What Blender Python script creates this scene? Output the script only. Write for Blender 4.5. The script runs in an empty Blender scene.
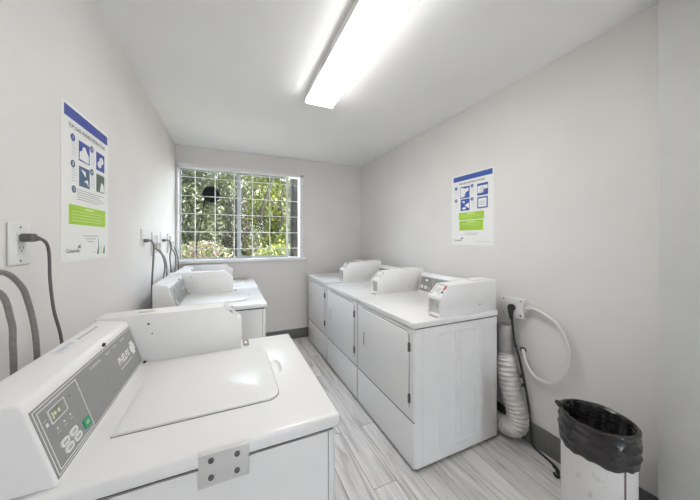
import bpy, bmesh, math, random
from mathutils import Vector, Matrix, Euler
random.seed(7)
PI = math.pi
scene = bpy.context.scene
COL = scene.collection

# ------------------------------------------------------------------ materials
def new_mat(name):
    m = bpy.data.materials.new(name); m.use_nodes = True
    nt = m.node_tree; b = nt.nodes['Principled BSDF']
    return m, nt, b

def mat(name, rgb, rough=0.5, metal=0.0, noise=0.03, nscale=12.0, bump=0.0, bscale=200.0, coat=0.0, spec=0.5, emit=None, estr=0.0, lo=None, thresh=None):
    m, nt, b = new_mat(name)
    N, Lk = nt.nodes, nt.links
    tc = N.new('ShaderNodeTexCoord')
    nz = N.new('ShaderNodeTexNoise'); nz.inputs['Scale'].default_value = nscale; nz.inputs['Detail'].default_value = 4
    Lk.new(tc.outputs['Object'], nz.inputs['Vector'])
    rmp = N.new('ShaderNodeValToRGB')
    d = lo if lo else tuple(max(0, c*(1-noise)) for c in rgb)
    l = tuple(min(1, c*(1+noise)) for c in rgb) if lo is None else rgb
    rmp.color_ramp.elements[0].color = (*d, 1); rmp.color_ramp.elements[1].color = (*l, 1)
    p = thresh if thresh else (0.3, 0.7)
    rmp.color_ramp.elements[0].position = p[0]; rmp.color_ramp.elements[1].position = p[1]
    Lk.new(nz.outputs['Fac'], rmp.inputs['Fac']); Lk.new(rmp.outputs['Color'], b.inputs['Base Color'])
    b.inputs['Roughness'].default_value = rough; b.inputs['Metallic'].default_value = metal
    b.inputs['Specular IOR Level'].default_value = spec
    b.inputs['Coat Weight'].default_value = coat
    if bump:
        n2 = N.new('ShaderNodeTexNoise'); n2.inputs['Scale'].default_value = bscale; n2.inputs['Detail'].default_value = 3
        Lk.new(tc.outputs['Object'], n2.inputs['Vector'])
        bp = N.new('ShaderNodeBump'); bp.inputs['Strength'].default_value = bump; bp.inputs['Distance'].default_value = 0.002
        Lk.new(n2.outputs['Fac'], bp.inputs['Height']); Lk.new(bp.outputs['Normal'], b.inputs['Normal'])
    if emit:
        b.inputs['Emission Color'].default_value = (*emit, 1); b.inputs['Emission Strength'].default_value = estr
    return m

M = {}
M['wall'] = mat('wall_paint', (0.765, 0.742, 0.722), 0.75, noise=0.02, nscale=3, bump=0.12, bscale=260)
M['ceiling'] = mat('ceiling_paint', (0.90, 0.90, 0.89), 0.85, noise=0.015, nscale=3, bump=0.1, bscale=200)
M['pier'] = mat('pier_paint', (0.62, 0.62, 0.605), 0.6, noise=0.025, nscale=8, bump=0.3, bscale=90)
M['white_trim'] = mat('white_trim', (0.86, 0.86, 0.85), 0.4)
M['enamel'] = mat('white_enamel', (0.87, 0.865, 0.855), 0.28, noise=0.012, nscale=5, coat=0.2)
M['enamel_side'] = mat('white_side_enamel', (0.85, 0.845, 0.835), 0.36, noise=0.02, nscale=6)
M['box_white'] = mat('coin_box_enamel', (0.87, 0.865, 0.855), 0.38, noise=0.012, nscale=9, bump=0.05, bscale=400)
M['gap'] = mat('dark_gap', (0.03, 0.03, 0.03), 0.8)
M['gap_shade'] = mat('grey_gap_shade', (0.22, 0.22, 0.22), 0.7)  # grey standing for shade in the lid gap, door gap, seam and handle
M['seam'] = mat('seam_grey', (0.30, 0.30, 0.295), 0.6)
M['panel'] = mat('grey_panel', (0.28, 0.28, 0.275), 0.38, noise=0.03, nscale=20)
M['print_white'] = mat('white_print', (0.80, 0.80, 0.79), 0.5)
M['lcd'] = mat('lcd_face', (0.33, 0.34, 0.30), 0.25, lo=(0.22, 0.23, 0.21), nscale=30)
M['lcd_light'] = mat('lcd_digits', (0.62, 0.66, 0.42), 0.4)
M['button'] = mat('button_white', (0.78, 0.78, 0.76), 0.4)
M['button_print'] = mat('button_print', (0.35, 0.35, 0.35), 0.5)
M['green_btn'] = mat('green_button', (0.02, 0.33, 0.16), 0.4)
M['steel'] = mat('brushed_steel', (0.62, 0.61, 0.60), 0.34, metal=0.85, noise=0.05, nscale=40)
M['plate_paint'] = mat('plate_paint', (0.66, 0.655, 0.64), 0.4, metal=0.25, noise=0.03, nscale=20)
M['bolt'] = mat('bolt_steel', (0.16, 0.16, 0.16), 0.35, metal=0.9)
M['black'] = mat('black_plastic', (0.025, 0.025, 0.025), 0.45)
M['matt_black'] = mat('matt_black', (0.008, 0.008, 0.008), 0.95, spec=0.05)
M['rubber'] = mat('dark_rubber', (0.035, 0.034, 0.033), 0.55, noise=0.2, nscale=60)
M['grey_cord'] = mat('grey_cord', (0.12, 0.115, 0.108), 0.5)
M['hose'] = mat('grey_hose', (0.25, 0.24, 0.23), 0.30, metal=0.45, noise=0.1, nscale=90, bump=0.5, bscale=500)
M['plastic_white'] = mat('white_plastic', (0.80, 0.80, 0.785), 0.35)
M['slot_dark'] = mat('slot_dark', (0.06, 0.06, 0.06), 0.6)
M['red'] = mat('red_label', (0.55, 0.05, 0.04), 0.5)
M['vault'] = mat('vault_grey', (0.62, 0.62, 0.61), 0.35, metal=0.15, noise=0.06, nscale=30)
M['paper'] = mat('poster_paper', (0.84, 0.835, 0.82), 0.45, noise=0.01)
M['poster_blue'] = mat('poster_blue', (0.035, 0.10, 0.40), 0.45)
M['poster_violet'] = mat('poster_violet', (0.055, 0.085, 0.36), 0.45)
M['poster_teal'] = mat('poster_slate', (0.06, 0.12, 0.22), 0.45)
M['poster_moss'] = mat('poster_moss', (0.09, 0.13, 0.11), 0.45)
M['poster_green'] = mat('poster_green', (0.38, 0.62, 0.04), 0.45)
M['poster_lime'] = mat('poster_lime', (0.62, 0.78, 0.30), 0.45)
M['ink'] = mat('ink', (0.11, 0.11, 0.13), 0.6)
M['ink_light'] = mat('ink_light', (0.45, 0.45, 0.46), 0.6)
M['ink_pale'] = mat('ink_pale', (0.62, 0.64, 0.70), 0.6)
M['ink_blue'] = mat('ink_blue', (0.22, 0.22, 0.45), 0.6)
M['leaf_teal'] = mat('logo_teal', (0.08, 0.22, 0.22), 0.5)
M['brown_label'] = mat('brown_label', (0.36, 0.25, 0.20), 0.5, lo=(0.2, 0.12, 0.10), nscale=60)
M['conduit'] = mat('white_conduit', (0.72, 0.715, 0.70), 0.4)
M['foil'] = mat('duct_skin', (0.74, 0.72, 0.69), 0.38, metal=0.2, noise=0.12, nscale=25, bump=0.8, bscale=45)
M['tape'] = mat('duct_tape', (0.36, 0.35, 0.34), 0.45, metal=0.3, noise=0.15, nscale=20)
M['base'] = mat('vinyl_baseboard', (0.145, 0.145, 0.14), 0.55, noise=0.05)
M['alu'] = mat('grey_aluminium', (0.46, 0.49, 0.52), 0.4, metal=0.4)
M['alu_dark'] = mat('dark_aluminium', (0.08, 0.085, 0.09), 0.45, metal=0.3)
M['alu_blue'] = mat('pale_aluminium', (0.62, 0.70, 0.80), 0.35, metal=0.2)
M['grille'] = mat('grille_paint', (0.78, 0.78, 0.76), 0.45)
M['bark'] = mat('bark', (0.022, 0.017, 0.013), 0.9, noise=0.4, nscale=14, bump=0.8, bscale=30)
M['bounce_paving'] = mat('pale_bounce_paving', (0.62, 0.60, 0.57), 0.85, noise=0.08, nscale=3)  # for the added ground slabs, pale to throw sunlight back indoors
M['soil'] = mat('garden_soil', (0.17, 0.14, 0.09), 0.95, noise=0.4, nscale=8)
M['weather'] = mat('weathered_wood', (0.04, 0.039, 0.035), 0.85, noise=0.25, nscale=10)
M['bin_white'] = mat('bin_white', (0.78, 0.77, 0.75), 0.5, lo=(0.60, 0.585, 0.56), nscale=22, thresh=(0.28, 0.42))
M['bin_strip'] = mat('brown_strip', (0.16, 0.11, 0.08), 0.6)

def floor_mat():
    m, nt, b = new_mat('vinyl_planks'); N, Lk = nt.nodes, nt.links
    tc = N.new('ShaderNodeTexCoord')
    mp = N.new('ShaderNodeMapping'); mp.inputs['Rotation'].default_value = (0, 0, PI/2)
    Lk.new(tc.outputs['Object'], mp.inputs['Vector'])
    br = N.new('ShaderNodeTexBrick'); br.offset = 0.37
    br.inputs['Scale'].default_value = 1.0; br.inputs['Brick Width'].default_value = 1.22; br.inputs['Row Height'].default_value = 0.152
    br.inputs['Mortar Size'].default_value = 0.0016; br.inputs['Mortar Smooth'].default_value = 0.2
    br.inputs['Color1'].default_value = (0.0, 0, 0, 1); br.inputs['Color2'].default_value = (1, 1, 1, 1); br.inputs['Mortar'].default_value = (0.5, 0.5, 0.5, 1)
    Lk.new(mp.outputs['Vector'], br.inputs['Vector'])
    # grain, stretched along the planks, shifted per plank
    add = N.new('ShaderNodeVectorMath'); add.operation = 'ADD'
    sc = N.new('ShaderNodeVectorMath'); sc.operation = 'SCALE'; sc.inputs['Scale'].default_value = 7.0
    Lk.new(br.outputs['Color'], sc.inputs[0]); Lk.new(mp.outputs['Vector'], add.inputs[0]); Lk.new(sc.outputs['Vector'], add.inputs[1])
    m2 = N.new('ShaderNodeMapping'); m2.inputs['Scale'].default_value = (1.6, 17.0, 1.0)
    Lk.new(add.outputs['Vector'], m2.inputs['Vector'])
    g = N.new('ShaderNodeTexNoise'); g.inputs['Scale'].default_value = 1.6; g.inputs['Detail'].default_value = 7; g.inputs['Roughness'].default_value = 0.62; g.inputs['Distortion'].default_value = 0.7
    Lk.new(m2.outputs['Vector'], g.inputs['Vector'])
    r = N.new('ShaderNodeValToRGB')
    for i, (p, c) in enumerate(((0.30, (0.40, 0.38, 0.355)), (0.46, (0.66, 0.64, 0.615)), (0.66, (0.83, 0.81, 0.785)))):
        e = r.color_ramp.elements[i] if i < 2 else r.color_ramp.elements.new(p)
        e.position = p; e.color = (*c, 1)
    Lk.new(g.outputs['Fac'], r.inputs['Fac'])
    tone = N.new('ShaderNodeMapRange'); tone.inputs['To Min'].default_value = 0.86; tone.inputs['To Max'].default_value = 1.08
    Lk.new(br.outputs['Color'], tone.inputs['Value'])
    mul = N.new('ShaderNodeVectorMath'); mul.operation = 'SCALE'
    Lk.new(r.outputs['Color'], mul.inputs[0]); Lk.new(tone.outputs['Result'], mul.inputs['Scale'])
    mx = N.new('ShaderNodeMix'); mx.data_type = 'RGBA'
    mx.inputs['B'].default_value = (0.2, 0.19, 0.175, 1)
    Lk.new(br.outputs['Fac'], mx.inputs['Factor']); Lk.new(mul.outputs['Vector'], mx.inputs['A'])
    Lk.new(mx.outputs['Result'], b.inputs['Base Color'])
    b.inputs['Roughness'].default_value = 0.42
    bp = N.new('ShaderNodeBump'); bp.inputs['Strength'].default_value = 0.15; bp.inputs['Distance'].default_value = 0.002
    Lk.new(g.outputs['Fac'], bp.inputs['Height']); Lk.new(bp.outputs['Normal'], b.inputs['Normal'])
    return m
M['floor'] = floor_mat()

def glass_mat(name, tint, refl):
    m = bpy.data.materials.new(name); m.use_nodes = True; nt = m.node_tree; N, Lk = nt.nodes, nt.links
    N.clear(); out = N.new('ShaderNodeOutputMaterial')
    t = N.new('ShaderNodeBsdfTransparent'); t.inputs['Color'].default_value = (*tint, 1)
    g = N.new('ShaderNodeBsdfGlossy'); g.inputs['Roughness'].default_value = 0.02
    fr = N.new('ShaderNodeFresnel'); fr.inputs['IOR'].default_value = 1.16
    mx = N.new('ShaderNodeMixShader')
    Lk.new(fr.outputs['Fac'], mx.inputs['Fac']); Lk.new(t.outputs['BSDF'], mx.inputs[1]); Lk.new(g.outputs['BSDF'], mx.inputs[2])
    Lk.new(mx.outputs['Shader'], out.inputs['Surface'])
    return m
M['glass'] = glass_mat('window_glass', (0.97, 0.985, 0.98), 0.05)

def screen_mat():
    m = bpy.data.materials.new('insect_mesh'); m.use_nodes = True; nt = m.node_tree; N, Lk = nt.nodes, nt.links
    N.clear(); out = N.new('ShaderNodeOutputMaterial')
    t = N.new('ShaderNodeBsdfTransparent'); d = N.new('ShaderNodeBsdfDiffuse'); d.inputs['Color'].default_value = (0.09, 0.095, 0.095, 1)
    mx = N.new('ShaderNodeMixShader'); mx.inputs['Fac'].default_value = 0.22
    nz = N.new('ShaderNodeTexNoise'); nz.inputs['Scale'].default_value = 3
    mr = N.new('ShaderNodeMapRange'); mr.inputs['To Min'].default_value = 0.05; mr.inputs['To Max'].default_value = 0.12
    Lk.new(nz.outputs['Fac'], mr.inputs['Value']); Lk.new(mr.outputs['Result'], mx.inputs['Fac'])
    Lk.new(t.outputs['BSDF'], mx.inputs[1]); Lk.new(d.outputs['BSDF'], mx.inputs[2]); Lk.new(mx.outputs['Shader'], out.inputs['Surface'])
    return m
M['screen'] = screen_mat()

def leaf_mat(name, cols):
    m, nt, b = new_mat(name); N, Lk = nt.nodes, nt.links
    geo = N.new('ShaderNodeNewGeometry'); r = N.new('ShaderNodeValToRGB')
    n = len(cols)
    for i, c in enumerate(cols):
        e = r.color_ramp.elements[i] if i < 2 else r.color_ramp.elements.new(i/(n-1))
        e.position = i/(n-1); e.color = (*c, 1)
    Lk.new(geo.outputs['Random Per Island'], r.inputs['Fac']); Lk.new(r.outputs['Color'], b.inputs['Base Color'])
    b.inputs['Roughness'].default_value = 0.5
    tr = N.new('ShaderNodeBsdfTranslucent'); Lk.new(r.outputs['Color'], tr.inputs['Color'])
    mx = N.new('ShaderNodeMixShader'); mx.inputs['Fac'].default_value = 0.4
    out = N['Material Output']
    Lk.new(b.outputs['BSDF'], mx.inputs[1]); Lk.new(tr.outputs['BSDF'], mx.inputs[2]); Lk.new(mx.outputs['Shader'], out.inputs['Surface'])
    return m
M['leaf_lime'] = leaf_mat('lime_leaves', [(0.13, 0.16, 0.016), (0.045, 0.07, 0.009), (0.23, 0.24, 0.06), (0.014, 0.028, 0.005)])
M['leaf_grey'] = leaf_mat('grey_green_leaves', [(0.051, 0.063, 0.023), (0.019, 0.031, 0.010), (0.102, 0.112, 0.051), (0.007, 0.014, 0.005)])
M['leaf_dark'] = leaf_mat('dark_leaves', [(0.008, 0.019, 0.004), (0.021, 0.038, 0.006), (0.046, 0.063, 0.013), (0.004, 0.008, 0.003)])
M['leaf_brown'] = leaf_mat('dry_leaves', [(0.029, 0.023, 0.017), (0.015, 0.019, 0.006), (0.050, 0.042, 0.029), (0.029, 0.042, 0.013)])
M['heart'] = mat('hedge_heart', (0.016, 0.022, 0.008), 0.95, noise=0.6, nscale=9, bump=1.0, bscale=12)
M['leaf_pale'] = leaf_mat('pale_flowers', [(0.204, 0.184, 0.156), (0.177, 0.109, 0.082), (0.102, 0.129, 0.034), (0.054, 0.088, 0.020)])

def liner_mat():
    m, nt, b = new_mat('bin_liner'); N, Lk = nt.nodes, nt.links
    tc = N.new('ShaderNodeTexCoord')
    mp = N.new('ShaderNodeMapping'); mp.inputs['Scale'].default_value = (9, 9, 95); mp.inputs['Rotation'].default_value = (0.3, 0.22, 0)
    nz = N.new('ShaderNodeTexNoise'); nz.inputs['Scale'].default_value = 1; nz.inputs['Detail'].default_value = 5; nz.inputs['Distortion'].default_value = 1.2
    Lk.new(tc.outputs['Object'], mp.inputs['Vector']); Lk.new(mp.outputs['Vector'], nz.inputs['Vector'])
    bp = N.new('ShaderNodeBump'); bp.inputs['Strength'].default_value = 1.0; bp.inputs['Distance'].default_value = 0.01
    Lk.new(nz.outputs['Fac'], bp.inputs['Height']); Lk.new(bp.outputs['Normal'], b.inputs['Normal'])
    b.inputs['Base Color'].default_value = (0.012, 0.0118, 0.0115, 1); b.inputs['Coat Weight'].default_value = 0.4; b.inputs['Coat Roughness'].default_value = 0.15; b.inputs['Roughness'].default_value = 0.2
    return m
M['liner'] = liner_mat()

def emit_mat(name, rgb, s):
    m, nt, b = new_mat(name)
    N, Lk = nt.nodes, nt.links
    tc = N.new('ShaderNodeTexCoord'); wv = N.new('ShaderNodeTexNoise'); wv.inputs['Scale'].default_value = 2
    mr = N.new('ShaderNodeMapRange'); mr.inputs['To Min'].default_value = 0.97*s; mr.inputs['To Max'].default_value = 1.03*s
    Lk.new(tc.outputs['Object'], wv.inputs['Vector']); Lk.new(wv.outputs['Fac'], mr.inputs['Value']); Lk.new(mr.outputs['Result'], b.inputs['Emission Strength'])
    b.inputs['Base Color'].default_value = (0.85, 0.85, 0.85, 1); b.inputs['Emission Color'].default_value = (*rgb, 1)
    return m
LAMP = 15.0
M['lamp'] = emit_mat('lit_diffuser', (1.0, 0.985, 0.96), LAMP)

# ------------------------------------------------------------------ mesh builder
class MB:
    def __init__(self): self.bm = bmesh.new(); self.mats = []
    def mi(self, m):
        if m is None: return 0
        if m not in self.mats: self.mats.append(m)
        return self.mats.index(m)
    def merge(self, t, m=None, mtx=None):
        i = self.mi(m)
        if mtx is not None: bmesh.ops.transform(t, matrix=mtx, verts=t.verts)
        mp = [self.bm.verts.new(v.co) for v in t.verts]
        t.verts.index_update()
        for f in t.faces:
            try:
                g = self.bm.faces.new([mp[v.index] for v in f.verts]); g.material_index = i
            except ValueError: pass
        t.free(); return self
    def box(self, x0, x1, y0, y1, z0, z1, bev=0.0, seg=2, m=None, mtx=None, only=None):
        t = bmesh.new(); bmesh.ops.create_cube(t, size=1)
        for v in t.verts:
            v.co = Vector((x0 + (v.co.x+.5)*(x1-x0), y0 + (v.co.y+.5)*(y1-y0), z0 + (v.co.z+.5)*(z1-z0)))
        if bev > 0:
            es = t.edges[:]
            if only == 'z': es = [e for e in es if abs(e.verts[0].co.z-e.verts[1].co.z) > 1e-6]
            if only == 'x': es = [e for e in es if abs(e.verts[0].co.x-e.verts[1].co.x) > 1e-6]
            if only == 'y': es = [e for e in es if abs(e.verts[0].co.y-e.verts[1].co.y) > 1e-6]
            bmesh.ops.bevel(t, geom=es, offset=bev, segments=seg, profile=0.5, affect='EDGES')
        return self.merge(t, m, mtx)
    def prism(self, pts, y0, y1, bev=0.0, seg=2, m=None, mtx=None):
        """profile in x,z extruded along y"""
        t = bmesh.new()
        a = [t.verts.new((x, y0, z)) for x, z in pts]; b = [t.verts.new((x, y1, z)) for x, z in pts]
        n = len(pts)
        t.faces.new(a); t.faces.new(b[::-1])
        for i in range(n): t.faces.new((a[i], b[i], b[(i+1) % n], a[(i+1) % n]))
        bmesh.ops.recalc_face_normals(t, faces=t.faces)
        if bev > 0: bmesh.ops.bevel(t, geom=t.edges[:], offset=bev, segments=seg, profile=0.5, affect='EDGES')
        return self.merge(t, m, mtx)
    def cyl(self, c, axis, r, h, seg=20, r2=None, bev=0.0, m=None):
        t = bmesh.new()
        bmesh.ops.create_cone(t, cap_ends=True, segments=seg, radius1=r, radius2=r if r2 is None else r2, depth=h)
        if bev > 0:
            es = [e for e in t.edges if abs(e.verts[0].co.z-e.verts[1].co.z) < 1e-6]
            bmesh.ops.bevel(t, geom=es, offset=bev, segments=2, profile=0.5, affect='EDGES')
        q = Vector((0, 0, 1)).rotation_difference(Vector(axis).normalized()).to_matrix().to_4x4()
        return self.merge(t, m, Matrix.Translation(c) @ q)
    def ell(self, c, rx, ry, rz, m=None, u=20, v=12):
        t = bmesh.new(); bmesh.ops.create_uvsphere(t, u_segments=u, v_segments=v, radius=1)
        return self.merge(t, m, Matrix.Translation(c) @ Matrix.Diagonal((rx, ry, rz, 1)))
    def tube(self, pts, r, seg=10, m=None, sub=6, ring=None, caps=True):
        P = spline(pts, sub); n = len(P)
        T = [(P[min(i+1, n-1)]-P[max(i-1, 0)]).normalized() for i in range(n)]
        up = Vector((0, 0, 1)) if abs(T[0].z) < 0.9 else Vector((1, 0, 0))
        u = (up - T[0]*up.dot(T[0])).normalized(); rings = []; i0 = self.mi(m)
        for i in range(n):
            u = (u - T[i]*u.dot(T[i])).normalized(); w = T[i].cross(u)
            rr = r(i/(n-1)) if callable(r) else r
            if ring: rr *= ring(i)
            rings.append([self.bm.verts.new(P[i] + (u*math.cos(2*PI*k/seg)+w*math.sin(2*PI*k/seg))*rr) for k in range(seg)])
        for i in range(n-1):
            for k in range(seg):
                f = self.bm.faces.new((rings[i][k], rings[i][(k+1) % seg], rings[i+1][(k+1) % seg], rings[i+1][k])); f.material_index = i0
        if caps:
            f = self.bm.faces.new(rings[0][::-1]); f.material_index = i0
            f = self.bm.faces.new(rings[-1]); f.material_index = i0
        return self
    def build(self, name, m=None, parent=None, smooth=35):
        me = bpy.data.meshes.new(name)
        bmesh.ops.recalc_face_normals(self.bm, faces=self.bm.faces)
        self.bm.to_mesh(me); self.bm.free()
        for q in (self.mats if self.mats else [m]): me.materials.append(q)
        if smooth:
            me.polygons.foreach_set('use_smooth', [True]*len(me.polygons)); me.set_sharp_from_angle(angle=math.radians(smooth))
        o = bpy.data.objects.new(name, me); COL.objects.link(o)
        if parent is not None: o.parent = parent
        return o

def spline(pts, sub):
    pts = [Vector(p) for p in pts]
    if len(pts) == 2: return [pts[0].lerp(pts[1], i/sub) for i in range(sub+1)]
    out = []; n = len(pts)
    for i in range(n-1):
        p0, p1, p2, p3 = pts[max(i-1, 0)], pts[i], pts[i+1], pts[min(i+2, n-1)]
        for k in range(sub):
            t = k/sub
            out.append(0.5*((2*p1)+(p2-p0)*t+(2*p0-5*p1+4*p2-p3)*t*t+(3*p1-p0-3*p2+p3)*t**3))
    out.append(pts[-1]); return out

def tag(o, label=None, cat=None, group=None, kind=None):
    if label: o['label'] = label
    if cat: o['category'] = cat
    if group: o['group'] = group
    if kind: o['kind'] = kind
    return o
def thing(name, label, cat, loc=(0, 0, 0), group=None):
    o = bpy.data.objects.new(name, None); o.empty_display_size = 0.1; COL.objects.link(o); o.location = loc
    return tag(o, label, cat, group)
def copy_tree(o, parent=None):
    c = o.copy(); COL.objects.link(c)
    if parent is not None: c.parent = parent
    for ch in list(o.children): copy_tree(ch, c)
    return c
def struct(name, mb, m): return tag(mb.build(name, m), kind='structure')

class Face:
    """a flat art surface: origin o, right u, up v, outward n"""
    def __init__(s, o, u, v): s.o = Vector(o); s.u = Vector(u).normalized(); s.v = Vector(v).normalized(); s.n = s.u.cross(s.v)
    def mtx(s, a=0, b=0, c=0):
        p = s.o + s.u*a + s.v*b + s.n*c
        return Matrix(((s.u.x, s.v.x, s.n.x, p.x), (s.u.y, s.v.y, s.n.y, p.y), (s.u.z, s.v.z, s.n.z, p.z), (0, 0, 0, 1)))
    def rect(s, mb, a0, a1, b0, b1, c0, c1, bev=0, m=None, only=None):
        return mb.box(a0, a1, b0, b1, c0, c1, bev=bev, m=m, mtx=s.mtx(), only=only, seg=3)
    def frame(s, mb, a0, a1, b0, b1, w, c0, c1, m=None):
        for q in ((a0, a1, b0, b0+w), (a0, a1, b1-w, b1), (a0, a0+w, b0+w, b1-w), (a1-w, a1, b0+w, b1-w)):
            s.rect(mb, *q, c0, c1, m=m)
    def oval(s, mb, a, b, ra, rb, c0, c1, m=None, seg=20):
        t = bmesh.new(); bmesh.ops.create_cone(t, cap_ends=True, segments=seg, radius1=1, radius2=1, depth=1)
        mb.merge(t, m, s.mtx(a, b, (c0+c1)/2) @ Matrix.Diagonal((ra, rb, c1-c0, 1)))
    def poly(s, mb, pts, c0, c1, m=None):
        t = bmesh.new()
        A = [t.verts.new((x, y, c0)) for x, y in pts]; B = [t.verts.new((x, y, c1)) for x, y in pts]; n = len(pts)
        t.faces.new(A[::-1]); t.faces.new(B)
        for i in range(n): t.faces.new((A[i], A[(i+1) % n], B[(i+1) % n], B[i]))
        mb.merge(t, m, s.mtx())
    def text(s, mb, body, a, b, size, c, m=None, align='CENTER', width=None, bold=0.0):
        cu = bpy.data.curves.new('t', 'FONT'); cu.offset = bold; cu.body = body; cu.size = size; cu.align_x = align; cu.align_y = 'CENTER'; cu.resolution_u = 2
        ob = bpy.data.objects.new('t', cu); COL.objects.link(ob); bpy.context.view_layer.update()
        me = bpy.data.meshes.new_from_object(ob.evaluated_get(bpy.context.evaluated_depsgraph_get()))
        w = max((v.co.x for v in me.vertices), default=1)-min((v.co.x for v in me.vertices), default=0)
        t = bmesh.new(); t.from_mesh(me)
        sx = width/w if width else 1
        mb.merge(t, m, s.mtx(a, b, c) @ Matrix.Diagonal((sx, 1, 1, 1)))
        bpy.data.objects.remove(ob); bpy.data.curves.remove(cu); bpy.data.meshes.remove(me)

# ------------------------------------------------------------------ the room
L, R, D, H, NEAR = -0.602, 1.945, 3.5, 2.57, -3.2
WX0, WX1, WZ0, WZ1 = -0.590, 0.992, 1.15, 2.345
struct('floor', MB().box(L-.15, R+.3, NEAR-.15, D+.14, -0.1, 0), M['floor'])
struct('ceiling', MB().box(L-.15, R+.3, NEAR-.15, D+.14, H, H+.1), M['ceiling'])
struct('wall_left', MB().box(L-.15, L, NEAR-.15, D+.14, 0, H), M['wall'])
struct('wall_right', MB().box(R, R+.15, NEAR-.15, D+.14, 0, H), M['wall'])
b = MB(); b.box(L, .75, NEAR-.15, NEAR, 0, H); b.box(1.30, R, NEAR-.15, NEAR, 0, H); b.box(.75, 1.30, NEAR-.15, NEAR, 2.15, H)
struct('wall_near', b, M['wall'])                 # unseen doorway behind the camera, added to let in fill light
struct('fill_yard', MB().box(-9, 11, -16, NEAR-.15, -.12, -.02), M['bounce_paving'])  # unseen sunlit slab, added to feed fill light through the doorway
b = MB()
b.box(L, WX0, D, D+.14, 0, H); b.box(WX1, R, D, D+.14, 0, H); b.box(WX0, WX1, D, D+.14, 0, WZ0); b.box(WX0, WX1, D, D+.14, WZ1, H)
struct('wall_back', b, M['wall'])
struct('wall_pier', MB().box(1.845, R, NEAR, 0.505, 0, H, bev=0.004), M['pier'])
struct('baseboard_back', MB().box(L, R, D-.008, D, 0, 0.14, bev=0.003), M['base'])
struct('baseboard_right', MB().box(R-.009, R, 0.505, D-.008, 0, 0.155, bev=0.003), M['base'])
struct('baseboard_left', MB().box(L, L+.008, NEAR, D-.008, 0, 0.14, bev=0.003), M['base'])

# window: frame, sill, sashes, panes
win = MB()
fy0, fy1 = D-.012, D+.12
win.box(WX0, WX0+.020, fy0, fy1, WZ0, WZ1, bev=.002); win.box(WX1-.045, WX1, fy0, fy1, WZ0, WZ1, bev=.002)
win.box(WX0, WX1, fy0, fy1, WZ1-.04, WZ1, bev=.002)
win = tag(win.build('window_1', M['white_trim']), kind='structure')
MB().box(L+.002, WX1+.03, D-.05, D+.12, WZ0-.03, WZ0+.012, bev=.006).build('window_sill', M['white_trim'], win)
ix0, ix1, iz0, iz1 = WX0+.020, WX1-.045, WZ0+.012, WZ1-.04
def sash(name, x0, x1, y, w, mt):
    b = MB()
    for q in ((x0, x1, iz0, iz0+w), (x0, x1, iz1-w, iz1), (x0, x0+w, iz0+w, iz1-w), (x1-w, x1, iz0+w, iz1-w)):
        b.box(q[0], q[1], y, y+.022, q[2], q[3], bev=.002)
    s = b.build(name, mt, win)
    MB().box(x0+w, x1-w, y+.009, y+.013, iz0+w, iz1-w).build('pane', M['glass'], s)
    return s
sash('fixed_sash', ix0, 0.135, D+.085, .016, M['alu'])
sash('sliding_sash', 0.10, 0.79, D+.055, .026, M['alu'])
MB().box(0.115, 0.150, D+.08, D+.10, iz0, iz1, bev=.003).build('mullion', M['alu'], win)
MB().box(0.765, 0.79, D+.045, D+.055, iz0, iz1, bev=.002).build('sash_stile', M['alu_blue'], win)
MB().box(ix0+.016, 0.12, D+.112, D+.1125, iz0+.016, iz1-.016).build('insect_screen', M['screen'], win)

# security grille
g = thing('security_grille', 'white welded bar grille covering the window on the back wall', 'window grille', (0.18, D-.03, WZ0))
VX = [-0.56, -0.386, -0.162, 0.062, 0.289, 0.516, 0.744, 0.945]
HZ = [1.291, 1.508, 1.73, 1.951, 2.18]
def bar(p, q, r=.0058): return MB().tube([Vector(p)-g.location, Vector(q)-g.location], r, seg=8, sub=1)
for x in VX[1:-1]:
    o = bar((x, D-.028, WZ0-.0), (x, D-.028, WZ1+.02)).build('upright_bar', M['grille'], g)
for z in HZ:
    bar((WX0-.012, D-.018, z), (WX1+.012, D-.018, z), .005).build('cross_bar', M['grille'], g)
for x in VX[1:-1]:
    MB().box(x-.011-g.location.x, x+.011-g.location.x, 0.012, 0.03, WZ1+.0-g.location.z, WZ1+.028-g.location.z, bev=.002).build('mounting_tab', M['grille'], g)
for z in HZ:
    MB().box(WX1+.002-g.location.x, WX1+.022-g.location.x, 0.008, 0.03, z-.011-g.location.z, z+.011-g.location.z, bev=.002).build('mounting_tab', M['grille'], g)

# ceiling light
lt = thing('ceiling_light', 'long white wraparound fluorescent light fixed to the ceiling, switched on', 'ceiling light', (0.68, 1.30, H))
ly = 0.615
MB().box(-.120, .120, -ly, ly, -.046, 0, bev=.003).build('housing', M['white_trim'], lt)
prof = [(-.112, -.022), (-.112, -.060), (-.106, -.069), (-.05, -.071), (0, -.069), (.05, -.071), (.106, -.069), (.112, -.060), (.112, -.022)]
MB().prism(prof, -ly+.008, ly-.008).build('diffuser', M['lamp'], lt)
for s in (-1, 1):
    y0, y1 = sorted((s*ly, s*(ly-.008)))
    MB().prism([(-.121, 0), (-.121, -.066), (-.114, -.073), (.114, -.073), (.121, -.066), (.121, 0)], y0, y1, bev=.001).build('end_cap', M['white_trim'], lt)

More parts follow.
